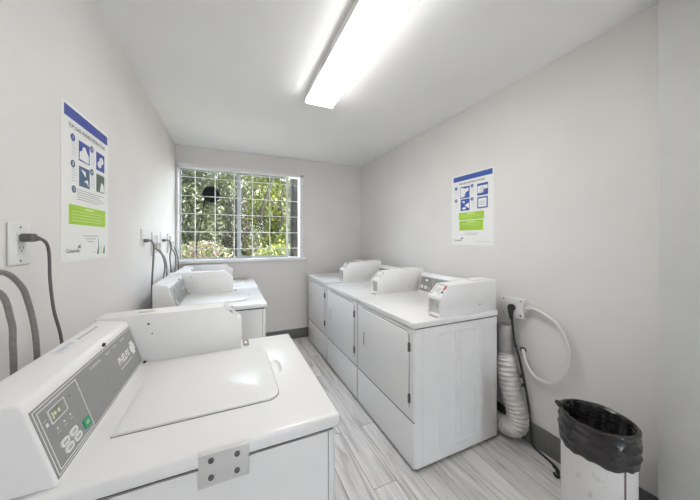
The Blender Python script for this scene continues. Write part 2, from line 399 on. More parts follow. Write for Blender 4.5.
# ------------------------------------------------------------------ coin box shared by both machines
# profile in (d, z): d measured from the rear of the box towards the user, z above machine top
def coin_box(parent, X, sgn, y0, y1, z, length=.545, rear=.198):
    """X = rear position in local x, sgn = +1 if the user stands at +x"""
    Ln = length
    def P(d): return X + sgn*d
    t = .008
    full = [(0, 0), (Ln, 0), (Ln, .128), (Ln-.078, .203), (0, rear)]
    inner = [(0, 0.001), (Ln-.03, .001), (Ln-.03, .112), (Ln-.018, .122), (Ln-.098, .197), (0, rear-.006)]
    b = MB()
    b.prism([(P(d), z+q) for d, q in full], y0, y0+t, bev=.002)
    b.prism([(P(d), z+q) for d, q in full], y1-t, y1, bev=.002)
    b.prism([(P(d), z+q) for d, q in inner], y0+t*.5, y1-t*.5)
    b.prism([(P(0), z+rear-.010), (P(Ln-.084), z+.192), (P(Ln-.078), z+.203), (P(0), z+rear)], y0+.002, y1-.002, bev=.001)
    b.prism([(P(Ln-.05), z+.112), (P(Ln), z+.112), (P(Ln), z+.128), (P(Ln-.02), z+.137)], y0+.002, y1-.002, bev=.001)
    b.prism([(P(Ln-.05), z), (P(Ln), z), (P(Ln), z+.012), (P(Ln-.05), z+.012)], y0+.002, y1-.002, bev=.001)
    body = b.build('coin_box', M['box_white'], parent)
    # slide on the slope
    dx, dz = .08, -.075
    o = Vector((P(Ln-.098), y0 if sgn > 0 else y1, z+.197)); ln = math.hypot(dx, dz)
    u = Vector((0, 1, 0)) if sgn > 0 else Vector((0, -1, 0)); v = Vector((-sgn*dx, 0, -dz))
    F = Face(o + Vector((sgn*dx, 0, dz)), u, v)
    w = y1-y0
    s = MB(); F.rect(s, w*.16, w*.62, ln*.12, ln*.86, -.002, .008, bev=.002)
    sl = s.build('coin_slide', M['box_white'], body)
    s = MB()
    for k in range(3): F.rect(s, w*.24+k*w*.11, w*.28+k*w*.11, ln*.3, ln*.7, .0075, .009)
    s.build('coin_slot', M['ink_light'], sl)
    s = MB(); a = (w*.66, w*.9)
    F.rect(s, a[0], a[1], ln*.60, ln*.93, -.001, .004, bev=.001); s.build('price_label', M['red'] if sgn < 0 else M['vault'], body)
    s = MB(); F.oval(s, w*.78, ln*.40, .009, .009, -.001, .008); s.build('reject_button', M['bolt'], body)
    # vault door in the front recess
    G = Face((P(Ln-.03), y0 if sgn > 0 else y1, z), u, (0, 0, 1))
    s = MB(); G.rect(s, .014, w-.014, .016, .106, -.002, .006, bev=.002); vd = s.build('vault_door', M['vault'], body)
    s = MB(); G.oval(s, w/2, .06, .013, .013, .004, .014, seg=18); s.build('lock', M['steel'], vd)
    # bolts on both cheeks
    ys = ((y0, -1), (y1, 1))
    for y, q in ys:
        for d, zz, r in (((.178, .160, .0045), (.191, .118, .003)) if sgn > 0 else ((.17, .055, .0042),)):
            MB().cyl((P(d), y+q*.0005, z+zz), (0, 1, 0), r, .004, seg=10).build('screw', M['bolt'], body)
    # slotted security strip on the top
    MB().box(min(P(.13), P(.19)), max(P(.13), P(.19)), (y0+y1)/2-.012, (y0+y1)/2+.012, z+rear-.002, z+rear+.0055, bev=.001).build('top_plate', M['vault'], body)
    if sgn < 0:
        MB().box(min(P(.07), P(.2)), max(P(.07), P(.2)), y0+.02, y1-.02, z+rear-.008, z+rear+.007, bev=.003).build('top_catch', M['box_white'], body)
    return body

# ------------------------------------------------------------------ washers
def make_washer():
    W, CX = .685, .393
    root = thing('washing_machine', 'x', 'washing machine')
    ox, oy = CX, W/2                           # local origin: middle of the footprint
    def X(a): return a-ox
    def Y(a): return a-oy
    b = MB()
    b.box(X(.05), X(.772), Y(.008), Y(W-.008), .022, .858, bev=.016, seg=3, only='z')
    cab = b.build('cabinet', M['enamel_side'], root)
    MB().box(X(.773-.0), X(.776), Y(.02), Y(W-.02), .03, .845, bev=.001).build('front_panel', M['enamel'], cab)
    for y in (.008, W-.008):
        MB().box(X(.748), X(.7505), Y(y)-.0009, Y(y)+.0009, .022, .857).build('panel_seam', M['seam'], cab)
    MB().box(X(.055), X(.765), Y(.014), Y(W-.014), .856, .8665).build('cabinet_gap', M['gap'], cab)
    # top with dished finger notch
    t = bmesh.new(); tb = MB()
    tb.box(X(.02), X(.785), Y(0), Y(W), .866, .905, bev=.011, seg=4)
    top = tb.build('top_panel', M['enamel'], root)
    cut = MB(); cut.ell((X(.657), Y(.350), .912), .022, .062, .022, u=24, v=16); cut = cut.build('cut', M['enamel'])
    md = top.modifiers.new('b', 'BOOLEAN'); md.operation = 'DIFFERENCE'; md.object = cut; md.solver = 'EXACT'
    bpy.context.view_layer.update()
    me = bpy.data.meshes.new_from_object(top.evaluated_get(bpy.context.evaluated_depsgraph_get()))
    top.modifiers.clear(); top.data = me; me.name = 'top_panel'; bpy.data.objects.remove(cut)
    me.polygons.foreach_set('use_smooth', [True]*len(me.polygons)); me.set_sharp_from_angle(angle=math.radians(30))
    # lid
    lid_b = MB()
    t = bmesh.new(); bmesh.ops.create_cube(t, size=1)
    for v in t.verts: v.co = Vector((X(.198)+(v.co.x+.5)*.437, Y(.140)+(v.co.y+.5)*.408, .9065+(v.co.z+.5)*.0065))
    es = [e for e in t.edges if abs(e.verts[0].co.z-e.verts[1].co.z) > 1e-6 and e.verts[0].co.x > X(.4)]
    bmesh.ops.bevel(t, geom=es, offset=.04, segments=6, profile=0.5, affect='EDGES')
    es = [e for e in t.edges if e.verts[0].co.z > .912 and e.verts[1].co.z > .912 and len([f for f in e.link_faces if abs(f.normal.z) < .5]) == 1]
    bmesh.ops.bevel(t, geom=es, offset=.003, segments=2, profile=0.5, affect='EDGES')
    lid_b.merge(t); lid = lid_b.build('lid', M['enamel'], root, smooth=25)
    t = bmesh.new(); bmesh.ops.create_cube(t, size=1)
    for v in t.verts: v.co = Vector((X(.1958)+(v.co.x+.5)*.4414, Y(.1378)+(v.co.y+.5)*.4124, .9040+(v.co.z+.5)*.0024))
    es = [e for e in t.edges if abs(e.verts[0].co.z-e.verts[1].co.z) > 1e-6 and e.verts[0].co.x > X(.4)]
    bmesh.ops.bevel(t, geom=es, offset=.0425, segments=6, profile=0.5, affect='EDGES')
    g2 = MB(); g2.merge(t); g2.build('lid_gap_shade', M['gap_shade'], lid)  # grey ring painted as the shaded groove around the lid
    # console
    prof = [(0, .904), (.152, .904), (.098, 1.080), (.088, 1.088), (.0, 1.100)]
    c = MB(); c.prism([(X(a), z) for a, z in prof], Y(.020), Y(.581), bev=.006, seg=3)
    con = c.build('console', M['enamel'], root)
    # slope face: origin bottom near corner
    o = Vector((X(.152), Y(.020), .904)); v = Vector((.098-.152, 0, 1.080-.904)); ln = v.length
    F = Face(o, (0, 1, 0), v)
    p = MB(); F.rect(p, .007, .556, .012, ln-.015, -.001, .0012, m=M['panel'])
    pan = p.build('control_panel', M['panel'], con)
    q = MB(); F.frame(q, .011, .553, .016, ln-.019, .0016, .0012, .0018)
    F.frame(q, .020, .163, .022, ln-.027, .0018, .0012, .0018)
    q.build('white_border', M['print_white'], pan)
    q = MB(); F.rect(q, .046, .100, ln-.070, ln-.041, .001, .0030, bev=.002); lcd = q.build('display', M['lcd'], pan)
    q = MB(); F.frame(q, .0446, .1014, ln-.0714, ln-.0396, .0016, .001, .0034); q.build('display_bezel', M['print_white'], lcd)
    q = MB(); F.oval(q, .062, ln-.055, .0045, .0045, .003, .0034, seg=14); F.rect(q, .052, .056, ln-.064, ln-.048, .003, .0034); F.rect(q, .071, .078, ln-.060, ln-.051, .003, .0034)
    q.build('display_digits', M['lcd_light'], lcd)
    q = MB(); F.oval(q, .122, ln-.050, .003, .003, .001, .0022); q.build('indicator_light', M['lcd'], pan)
    for k in range(3):
        q = MB(); F.oval(q, .054+.024*k, ln-.087, .0022, .0022, .001, .0022); q.build('indicator_light', M['print_white'], pan)
        q = MB(); F.rect(q, .048+.024*k, .060+.024*k, ln-.098, ln-.095, .001, .0018); q.build('caption_mark', M['ink_light'], pan)
    q = MB(); F.rect(q, .026, .038, ln-.054, ln-.051, .001, .0018); q.build('caption_mark', M['ink_light'], pan)
    q = MB(); F.rect(q, .030, .037, ln-.068, ln-.060, .001, .0018); q.build('caption_mark', M['print_white'], pan)
    for a, bb in ((.056, .060), (.090, .060), (.062, .041), (.096, .041)):
        q = MB(); F.rect(q, a-.0140, a+.0140, bb-.0078, bb+.0078, .001, .004, bev=.007, only='z'); bt = q.build('button', M['button'], pan)
        q = MB(); F.rect(q, a-.008, a+.008, bb-.0035, bb+.0035, .004, .0044); q.build('button_print', M['ink_light'], bt)
    q = MB(); F.rect(q, .127, .154, .034, .058, .001, .004, bev=.003, only='z'); bt = q.build('start_button', M['green_btn'], pan); tag(bt, 'green start button')
    q = MB(); F.rect(q, .134, .147, .042, .0445, .004, .0044); F.rect(q, .134, .147, .047, .0495, .004, .0044); q.build('button_print', M['lcd_light'], bt)
    q = MB(); F.text(q, 'PHELPS', .430, ln*.49, .036, .0015, align='CENTER', width=.094, bold=.0011)
    F.rect(q, .385, .487, ln*.49-.026, ln*.49-.0235, .001, .0018)
    q.build('maker_name', M['print_white'], pan)
    q = MB()
    for i in range(5):
        for j in range(4):
            if (i, j) in ((0, 0), (0, 3), (4, 0), (4, 3)): continue
            F.rect(q, .492+.0088*i, .4998+.0088*i, ln*.49-.021+.0125*j, ln*.49-.0095+.0125*j, .001, .0018)
    q.build('maker_emblem', M['print_white'], pan)
    for s, a in (('COMMERCIAL', .262), ('HEAVY', .345), ('DUTY', .40), ('WASHER', .465)):
        q = MB(); F.text(q, s, a, ln-.037, .011, .0015, width=.013*len(s)*.5); q.build('panel_lettering', M['print_white'], pan)
    # small black plugs, paper sticker on console top
    MB().cyl((X(.112), Y(.332), 1.0845), (.2, 0, 1), .0045, .009, seg=12).build('black_plug', M['black'], con)
    MB().cyl((X(.157), Y(.573), .912), (1, 0, .4), .0045, .008, seg=12).build('black_plug', M['black'], con)
    tf = Face((X(.018), Y(.26), 1.0985), (0, 1, 0), (-.99, 0, .13))
    tf = Face((X(.046), Y(.27), 1.0945), (0, 1, 0), (-1, 0, .135))
    q = MB(); tf.rect(q, 0, .24, 0, .03, .0003, .0012); st = q.build('paper_label', M['print_white'], con)
    q = MB(); tf.rect(q, .006, .05, .012, .024, .0012, .0016); tf.rect(q, .058, .084, .014, .025, .0012, .0016); q.build('label_print', M['ink_pale'], st)
    q = MB()
    for k in range(6): tf.rect(q, .105+.022*k, .121+.022*k, .012, .020, .0012, .0016)
    q.build('label_print', M['ink_light'], st)
    # coin box at the far end
    coin_box(root, X(-.010), 1, Y(.583), Y(W-.001), .9045)
    q = MB(); q.box(X(.544), X(.571), Y(.600), Y(.672), .9045, .906); bl = q.build('warning_sticker', M['brown_label'], root)
    q = MB(); q.box(X(.551), X(.564), Y(.625), Y(.655), .906, .9064); q.build('sticker_print', M['print_white'], bl)
    # hasp plate on the near side
    q = MB(); q.box(X(.412), X(.527), Y(-.0052), Y(-.0002)+.009, .823, .9035, bev=.001)
    q.box(X(.412), X(.527), Y(-.012), Y(.002), .902, .907, bev=.0012)
    hp = q.build('hasp_plate', M['plate_paint'], root)
    for a, z in ((.440, .886), (.499, .884), (.440, .845), (.499, .843)):
        bo = MB().cyl((X(a), Y(-.0065), z), (0, 1, 0), .0068, .004, seg=18, bev=.0012).build('bolt', M['bolt'], hp)
    for a in (.09, .72):
        for y in (.06, W-.06): MB().cyl((X(a), Y(y), .0115), (0, 0, 1), .022, .023, seg=14).build('foot', M['rubber'], root)
    return root, ox, oy
wash, ox, oy = make_washer()
WX = -.48+ox
spots = [(0.672, 'white top-load washer nearest the camera, with control panel and green button in view'),
         (2.062, 'white top-load washer in the middle of the left row'),
         (2.785, 'white top-load washer at the far end of the left row, under the window')]
for i, (y, lab) in enumerate(spots):
    o = wash if i == 0 else copy_tree(wash)
    o.location = (WX-(0, .018, .010)[i], y+oy, 0); tag(o, lab, 'washing machine', 'washers along the left wall')

# ------------------------------------------------------------------ dryers
def make_dryer():
    W, DP = .716, .757
    root = thing('tumble_dryer', 'x', 'dryer')
    ox, oy = DP/2, W/2
    def X(a): return a-ox
    def Y(a): return a-oy
    b = MB(); b.box(X(.008), X(DP-.001), Y(.004), Y(W-.004), .024, .868, bev=.022, seg=4, only='z')
    cab = b.build('cabinet', M['enamel_side'], root)
    # pressed ribs in both side sheets
    for y, s in ((.004, -1), (W-.004, 1)):
        q = MB()
        for a0, a1 in ((.20, .345), (.385, .53), (.565, .70)):
            q.box(X(a0), X(a0+.007), Y(y)-.003, Y(y)+.003, .11, .815, bev=.0029, seg=2); q.box(X(a1-.007), X(a1), Y(y)-.003, Y(y)+.003, .11, .815, bev=.0029, seg=2)
        for a0, a1 in ((.20, .345), (.385, .53)):
            q.box(X(a0), X(a1), Y(y)-.004, Y(y)+.004, .806, .816, bev=.0035, seg=2)
        q.box(X(.30), X(.60), Y(y)-.004, Y(y)+.004, .073, .083, bev=.0035, seg=2)
        q.build('side_ribs', M['enamel_side'], cab)
        MB().box(X(.066), X(.0675), Y(y)-.0007, Y(y)+.0007, .024, .866).build('side_seam', M['vault'], cab)
    MB().box(X(.02), X(DP-.02), Y(.012), Y(W-.012), .866, .8735).build('cabinet_gap', M['gap'], cab)
    t = bmesh.new(); bmesh.ops.create_cube(t, size=1)
    for v in t.verts: v.co = Vector((X(-.004)+(v.co.x+.5)*(DP+.004), Y(.001)+(v.co.y+.5)*(W-.002), .874+(v.co.z+.5)*.039))
    bmesh.ops.bevel(t, geom=[e for e in t.edges if abs(e.verts[0].co.z-e.verts[1].co.z) > 1e-6], offset=.016, segments=5, profile=0.5, affect='EDGES')
    es = [e for e in t.edges if len(e.link_faces) == 2 and any(abs(f.normal.z) > .9 for f in e.link_faces) and any(abs(f.normal.z) < .1 for f in e.link_faces)]
    bmesh.ops.bevel(t, geom=es, offset=.007, segments=3, profile=0.5, affect='EDGES')
    tb = MB(); tb.merge(t); top = tb.build('top_panel', M['enamel'], root)
    # faces seen by the user: right = -y, up = z, outward -x
    F = Face((X(.008), Y(W), 0), (0, -1, 0), (0, 0, 1))
    q = MB(); F.rect(q, .006, W-.006, .027, .300, -.004, .006, bev=.006); kick = q.build('lower_panel', M['enamel'], root)
    q = MB(); F.rect(q, .008, W-.008, .300, .3075, -.003, .0012); q.build('panel_seam', M['gap_shade'], kick)
    q = MB(); F.rect(q, .006, W-.006, .309, .866, -.004, .005, bev=.006); fp = q.build('front_panel', M['enamel'], root)
    q = MB(); F.rect(q, .0605, .6715, .3625, .8495, .0042, .0062, bev=.03, only='z'); q.build('door_gap', M['gap_shade'], fp)  # grey sheet whose rim reads as shade around the door
    q = MB(); F.rect(q, .064, .668, .366, .846, .006, .016, bev=.0035)
    door = q.build('door', M['enamel'], root)
    q = MB(); F.rect(q, .118, .182, .535, .680, .0150, .0215, bev=.018, only='z'); hd = q.build('handle_surround', M['plastic_white'], door)
    q = MB(); F.rect(q, .132, .152, .556, .662, .0210, .0222, bev=.009, only='z'); q.build('handle_shade', M['gap_shade'], hd)  # flat dark slab painted as the shade inside the grip
    q = MB(); F.rect(q, .150, .164, .556, .662, .0210, .029, bev=.006); q.build('handle_grip', M['plastic_white'], hd)
    for z in (.755, .440):
        q = MB(); F.rect(q, .668, .682, z-.028, z+.028, .004, .0165, bev=.003); F.rect(q, .673, .677, z-.026, z+.026, .016, .021, bev=.0015)
        q.build('hinge', M['bolt'], door)
    # rear console
    prof = [(.655, .912), (DP, .912), (DP, 1.098), (.712, 1.100), (.698, 1.092)]
    c = MB(); c.prism([(X(a), z) for a, z in prof], Y(.130), Y(W-.002), bev=.005, seg=3); con = c.build('console', M['enamel'], root)
    v = Vector((.698-.655, 0, 1.092-.912)); ln = v.length
    G = Face((X(.655), Y(W-.002), .912), (0, -1, 0), v)
    q = MB(); G.rect(q, .012, .575, .022, ln-.026, -.001, .0014); pan = q.build('control_panel', M['panel'], con)
    q = MB(); G.frame(q, .016, .571, .026, ln-.030, .0016, .001, .002); G.rect(q, .170, .172, .026, ln-.030, .001, .002); q.build('white_border', M['print_white'], pan)
    q = MB(); G.rect(q, .05, .12, ln-.075, ln-.045, .001, .003, bev=.002); q.build('display', M['lcd'], pan)
    q = MB(); G.rect(q, .075, .112, ln-.069, ln-.051, .0028, .0036); q.build('display_digits', M['print_white'], pan)
    for a, bb in ((.045, .062), (.092, .060), (.135, .052)):
        q = MB(); G.rect(q, a-.017, a+.017, bb-.016, bb+.016, .001, .004, bev=.008, only='z')
        q.build('button', M['button'] if a < .12 else M['ink_light'], pan)
    q = MB(); G.text(q, 'PHELPS', .47, ln*.5, .036, .0017, width=.10); q.build('maker_name', M['print_white'], pan)
    MB().box(X(.205), X(.222), Y(.03), Y(.10), .9125, .914).build('top_sticker', M['brown_label'], root)
    coin_box(root, X(DP-.002), -1, Y(.018), Y(.128), .9125, length=.53, rear=.216)
    for a in (.06, .70):
        for y in (.06, W-.06): MB().cyl((X(a), Y(y), .0155), (0, 0, 1), .022, .031, seg=14).build('foot', M['rubber'], root)
    return root, ox, oy
dry, dx, dy = make_dryer()
spots = [(1.203, 'white tumble dryer nearest the camera, first of the right row'),
         (1.930, 'white tumble dryer in the middle of the right row'),
         (2.664, 'white tumble dryer at the far end of the right row, by the back wall')]
for i, (y, lab) in enumerate(spots):
    o = dry if i == 0 else copy_tree(dry)
    o.location = (1.03+dx, y+dy, 0); o.scale.z = (1, 1, 1.013)[i]; tag(o, lab, 'dryer', 'dryers along the right wall')

# ------------------------------------------------------------------ posters
def poster(name, label, F, w, h, kind):
    root = thing(name, label, 'poster', F.o + F.u*(w/2))
    root_inv = Matrix.Translation(-root.location)
    F = Face(F.o - root.location, F.u, F.v)
    def add(nm, m, fn, par):
        q = MB(); fn(q); return q.build(nm, m, par)
    t0, t1 = .0022, .0028
    sheet = add('sheet', M['paper'], lambda q: F.rect(q, 0, w, 0, h, .0004, .0022), root)
    blue = M['poster_violet'] if kind == 'washer' else M['poster_blue']
    add('header_band', blue, lambda q: F.rect(q, w*.05, w*.975, h*.912, h*.982, .002, t1), root)
    title = 'TOP LOAD WASHER INSTRUCTIONS' if kind == 'washer' else 'DRYER INSTRUCTIONS'
    tw = w*.78 if kind == 'washer' else w*.60
    add('title', M['ink'], lambda q: F.text(q, title, w*.51, h*.868, h*.036, t1, width=tw, bold=.0005), root)
    # four numbered steps
    if kind == 'washer':
        cells = [(.308, .527, .673, .808, M['poster_violet']), (.682, .891, .672, .809, M['poster_violet']), (.312, .528, .502, .638, M['poster_teal']), (.688, .891, .507, .642, M['poster_moss'])]
    else:
        cells = [(.23, .468, .660, .824, blue), (.647, .883, .662, .822, blue), (.24, .468, .484, .648, blue), (.647, .878, .491, .641, blue)]
    for k, (a0, a1, b0, b1, m) in enumerate(cells):
        cell = add('step_picture', m, lambda q: F.rect(q, w*a0, w*a1, h*b0, h*b1, .002, t1), root)
        cx, cy, sx, sy = (a0+a1)/2*w, (b0+b1)/2*h, (a1-a0)*w, (b1-b0)*h
        def art(q):
            if kind == 'washer':
                if k == 0: F.poly(q, [(cx-sx*.45, cy-sy*.42), (cx+sx*.4, cy-sy*.46), (cx+sx*.42, cy-sy*.1), (cx+sx*.2, cy+sy*.12), (cx+sx*.05, cy+sy*.3), (cx-sx*.15, cy+sy*.26), (cx-sx*.22, cy+sy*.05), (cx-sx*.45, cy-sy*.05)], t1, t1+.0004)
                elif k == 1: F.oval(q, cx+sx*.12, cy+sy*.1, sx*.25, sy*.2, t1, t1+.0004); F.oval(q, cx-sx*.12, cy-sy*.15, sx*.24, sy*.18, t1, t1+.0004)
                elif k == 2: F.poly(q, [(cx-sx*.35, cy+sy*.38), (cx+sx*.1, cy+sy*.3), (cx+sx*.12, cy+sy*.05), (cx-sx*.05, cy+sy*.12)], t1, t1+.0004); F.poly(q, [(cx-sx*.05, cy-sy*.2), (cx+sx*.3, cy-sy*.05), (cx+sx*.38, cy-sy*.4), (cx+sx*.2, cy-sy*.25)], t1, t1+.0004)
                else: F.poly(q, [(cx-sx*.1, cy-sy*.45), (cx+sx*.45, cy-sy*.45), (cx+sx*.4, cy-sy*.05), (cx+sx*.1, cy+sy*.1)], t1, t1+.0004)
            else:
                if k == 0: F.poly(q, [(cx-sx*.46, cy-sy*.4), (cx-sx*.05, cy-sy*.38), (cx+sx*.1, cy), (cx+sx*.4, cy+sy*.1), (cx+sx*.35, cy+sy*.4), (cx+sx*.1, cy+sy*.3), (cx-sx*.46, cy+sy*.46)], t1, t1+.0004)
                elif k == 1: F.rect(q, cx-sx*.46, cx+sx*.46, cy+sy*.0, cy+sy*.3, t1, t1+.0004); F.poly(q, [(cx-sx*.46, cy-sy*.3), (cx+sx*.05, cy-sy*.3), (cx+sx*.1, cy+sy*.02), (cx-sx*.46, cy+sy*.02)], t1, t1+.0004)
                elif k == 2: F.poly(q, [(cx-sx*.4, cy+sy*.35), (cx, cy+sy*.3), (cx-sx*.1, cy+sy*.1)], t1, t1+.0004); F.poly(q, [(cx-sx*.05, cy-sy*.05), (cx+sx*.45, cy+sy*.15), (cx+sx*.45, cy-sy*.35)], t1, t1+.0004); F.oval(q, cx-sx*.1, cy-sy*.3, sx*.2, sy*.1, t1, t1+.0004)
                else: F.rect(q, cx-sx*.4, cx+sx*.38, cy-sy*.38, cy+sy*.38, t1, t1+.0004)
        add('drawing', M['paper'], art, cell)
        if kind == 'dryer' and k in (1, 3):
            def lines(q):
                for j in range(3): F.rect(q, cx-sx*.25, cx+sx*.25, cy-sy*(.2-.14*j), cy-sy*(.16-.14*j), t1+.0003, t1+.0007)
            add('drawing_lines', M['ink_light'], lines, cell)
        bx = (.198 if k % 2 == 0 else .580) if kind == 'washer' else (.122 if k % 2 == 0 else .527)
        by = b1-.008
        bdg = add('number_badge', blue if kind == 'dryer' or k < 2 else M['poster_teal'], lambda q: F.oval(q, w*bx, h*by, w*.038, w*.038, .002, t1+.0002), root)
        add('number', M['paper'], lambda q: F.text(q, str(k+1), w*bx, h*by, w*.052, t1+.0004, bold=.0006), bdg)
        def cap(q):
            for j in range(5): F.rect(q, w*(bx-.02), w*(bx+.055+.025*((j*7) % 3)/3), h*(b1-.042-.019*j), h*(b1-.036-.019*j), .002, t1)
        add('caption', M['ink_pale'], cap, root)
    if kind == 'washer':
        bdg = add('number_badge', M['poster_teal'], lambda q: F.oval(q, w*.215, h*.468, w*.038, w*.038, .002, t1+.0002), root)
        add('number', M['paper'], lambda q: F.text(q, '5', w*.215, h*.468, w*.052, t1+.0004), bdg)
        def cap(q):
            for j in range(5): F.rect(q, w*.27, w*(.88-.06*((j*5) % 3)), h*(.472-.016*j), h*(.477-.016*j), .002, t1)
        add('caption', M['ink_light'], cap, root)
        boxes = [(.128, .918, .240, .368)]
    else: boxes = [(.194, .799, .354, .456), (.209, .780, .205, .344)]
    for a0, a1, b0, b1 in boxes:
        gb = add('green_box', M['poster_green'], lambda q: F.rect(q, w*a0, w*a1, h*b0, h*b1, .002, t1), root)
        def cap(q):
            F.rect(q, w*((a0+a1)/2-.10), w*((a0+a1)/2+.10), h*(b1-.026), h*(b1-.012), t1-.0002, t1+.0005)
            n = 4 if kind == 'washer' else 2
            for j in range(n): F.rect(q, w*(a0+.05), w*(a1-.06-.05*(j % 2)), h*(b1-.045-.02*j), h*(b1-.040-.02*j), t1-.0002, t1+.0005)
        add('box_lettering', M['poster_lime'], cap, gb)
    kw = 1 if kind == 'washer' else 0
    def foot(q):
        for j in range(2 if kind == 'dryer' else 3): F.rect(q, w*(.33+.07*kw+.04*j), w*(.67+.04*kw-.04*j), h*(.163-.020*j), h*(.169-.020*j), .002, t1)
        F.rect(q, w*.60, w*(.93 if not kw else .68), h*.047, h*.051, .002, t1)
    add('contact_lines', M['ink_light'], foot, root)
    add('company_name', M['ink'], lambda q: F.text(q, 'Coinamatic', w*(.205 if kw else .165), h*.067, h*.033, t1, width=w*(.25 if kw else .20), bold=.0005), root)
    lg = add('company_emblem', M['leaf_teal'], lambda q: (F.poly(q, [(w*(.24+.04*kw), h*.080), (w*(.28+.04*kw), h*.086), (w*(.31+.04*kw), h*.108), (w*(.265+.04*kw), h*.102)], .002, t1), F.oval(q, w*(.295+.04*kw), h*.088, w*.012, w*.012, .002, t1)), root)
    if kind == 'washer':
        for j, (m, a) in enumerate(((M['leaf_teal'], .73), (M['poster_lime'], .81), (M['leaf_teal'], .88))):
            add('leaf_stripe', m, lambda q: F.poly(q, [(w*(a-.03), h*.03), (w*(a+.02), h*.03), (w*(a+.025), h*(.09-.01*j)), (w*a, h*(.165-.03*j)), (w*(a+.005), h*.09)], .002, t1), root)
    return root
poster('poster', 'tall washer instruction poster with violet-blue header on the left wall', Face((L, 1.279, 1.327), (0, 1, 0), (0, 0, 1)), .405, .643, 'washer')
poster('poster', 'dryer instruction poster with bright blue header on the right wall', Face((R, 1.751, 1.367), (0, -1, 0), (0, 0, 1)), .402, .63, 'dryer')

# ------------------------------------------------------------------ sockets, valve boxes, cords and hoses on the left wall
def outlet(name, label, y0, y1, z0, z1):
    c = Vector((L, (y0+y1)/2, (z0+z1)/2)); r = thing(name, label, 'power outlet', c, 'outlets behind the washers'); F = Face((0, y0-c.y, z0-c.z), (0, 1, 0), (0, 0, 1)); w, h = y1-y0, z1-z0
    q = MB(); F.rect(q, 0, w, 0, h, .0004, .0065, bev=.0025); r_p = q.build('cover_plate', M['plastic_white'], r)
    q = MB(); F.rect(q, w*.29, w*.71, h*.24, h*.76, .006, .0085, bev=.002); f = q.build('socket_face', M['plastic_white'], r)
    q = MB()
    for b in (.36, .62):
        F.rect(q, w*.40, w*.43, h*(b+.02), h*(b+.08), .0083, .009); F.rect(q, w*.56, w*.59, h*(b+.02), h*(b+.08), .0083, .009); F.oval(q, w*.5, h*(b-.02), w*.03, w*.03, .0083, .009, seg=10)
    q.build('socket_slots', M['slot_dark'], f)
    q = MB(); F.oval(q, w*.5, h*.1, .003, .003, .0063, .0075, seg=10); F.oval(q, w*.5, h*.9, .003, .003, .0063, .0075, seg=10); q.build('screws', M['bolt'], r_p)
    return r
outlet('wall_outlet', 'white wall outlet with plug, above the nearest washer', 1.028, 1.114, 1.340, 1.469)
outlet('wall_outlet', 'white wall outlet with plug, above the middle washer', 2.225, 2.312, 1.366, 1.494)
outlet('wall_outlet', 'white wall outlet with plug, above the farthest washer', 2.775, 2.862, 1.364, 1.484)

def valve_box(label, y0, y1, z0, z1):
    c = Vector((L, (y0+y1)/2, (z0+z1)/2)); r = thing('valve_box', label, 'valve box', c, 'washer valve boxes'); w, h = (y1-y0)/2, (z1-z0)/2
    F = Face((0, 0, 0), (0, 1, 0), (0, 0, 1))
    q = MB(); F.frame(q, -w, w, -h, h, .022, .0004, .012); q.build('box_frame', M['plastic_white'], r)
    q = MB(); F.rect(q, -w+.02, w-.02, -h+.02, h-.02, .0004, .003); q.build('back_plate', M['vault'], r)
    for s in (-1, 1):
        q = MB(); q.cyl((.022, s*w*.45, .0), (1, 0, 0), .014, .04, seg=12); q.cyl((.034, s*w*.45, -.02), (0, 0, 1), .013, .05, seg=12); q.build('valve', M['steel'], r)
    return r
o = thing('blank_plate', 'blank white wall plate cut by the left photo edge, beside the nearest outlet', 'wall plate', (L, .965, 1.405))
MB().box(.0004, .0065, -.045, .0475, -.068, .066, bev=.0025).build('cover_plate', M['plastic_white'], o)
MB().cyl((.0072, 0, .05), (1, 0, 0), .003, .0015, seg=10).build('screw', M['bolt'], o)
valve_box('white washer valve box between the outlets of the middle and farthest washers', 2.485, 2.665, 1.275, 1.475)
valve_box('white washer valve box next to the window corner', 3.045, 3.225, 1.275, 1.475)

def cord(label, pts, r, plug_len):
    base = Vector(pts[0]); o = thing('power_cord', label, 'power cord', base, 'washer power cords'); P = [Vector(p)-base for p in pts]
    MB().tube(P, r, seg=8, sub=6).build('cable', M['grey_cord'], o)
    q = MB(); q.box(-.0, .03, -.016, .016, -.013, .013, bev=.006)
    q.tube([P[0]+Vector((.018, .004, 0)), P[1].lerp(P[0], .35)+Vector((.004, 0, 0)), P[1]], lambda t: .0125-.006*t, seg=10)
    q.build('plug', M['grey_cord'], o)
def persp(pts, x):      # slide a list of wall points towards the room
    return [(x, p[1]*x/p[0], 1.42+(p[2]-1.42)*x/p[0]) for p in pts]
c1 = [(-.593, 1.073, 1.424), (-.558, 1.085, 1.421), (-.55, 1.108, 1.388), (-.555, 1.126, 1.285), (-.55, 1.135, 1.18), (-.535, 1.145, 1.07), (-.53, 1.15, .90), (-.52, 1.15, .70), (-.535, 1.15, .25), (-.54, 1.15, .0)]
cord('grey power cord plugged in above the nearest washer', c1, .0046, .05)
c2 = [(-.593, 2.268, 1.408), (-.56, 2.308, 1.409), (-.555, 2.366, 1.367), (-.555, 2.353, 1.24), (-.55, 2.31, 1.145), (-.545, 2.28, 1.058), (-.54, 2.28, .90), (-.53, 2.28, .70), (-.535, 2.28, .25), (-.54, 2.28, .0)]
cord('grey power cord plugged in above the middle washer', c2, .0066, .05)
c3 = [(-.593, 2.818, 1.407), (-.56, 2.912, 1.408), (-.55, 2.99, 1.352), (-.55, 2.93, 1.24), (-.54, 2.91, 1.147), (-.535, 2.91, 1.06), (-.53, 2.91, .90), (-.53, 2.91, .70), (-.535, 2.91, .25), (-.54, 2.91, .0)]
cord('grey power cord plugged in above the farthest washer', c3, .0066, .05)

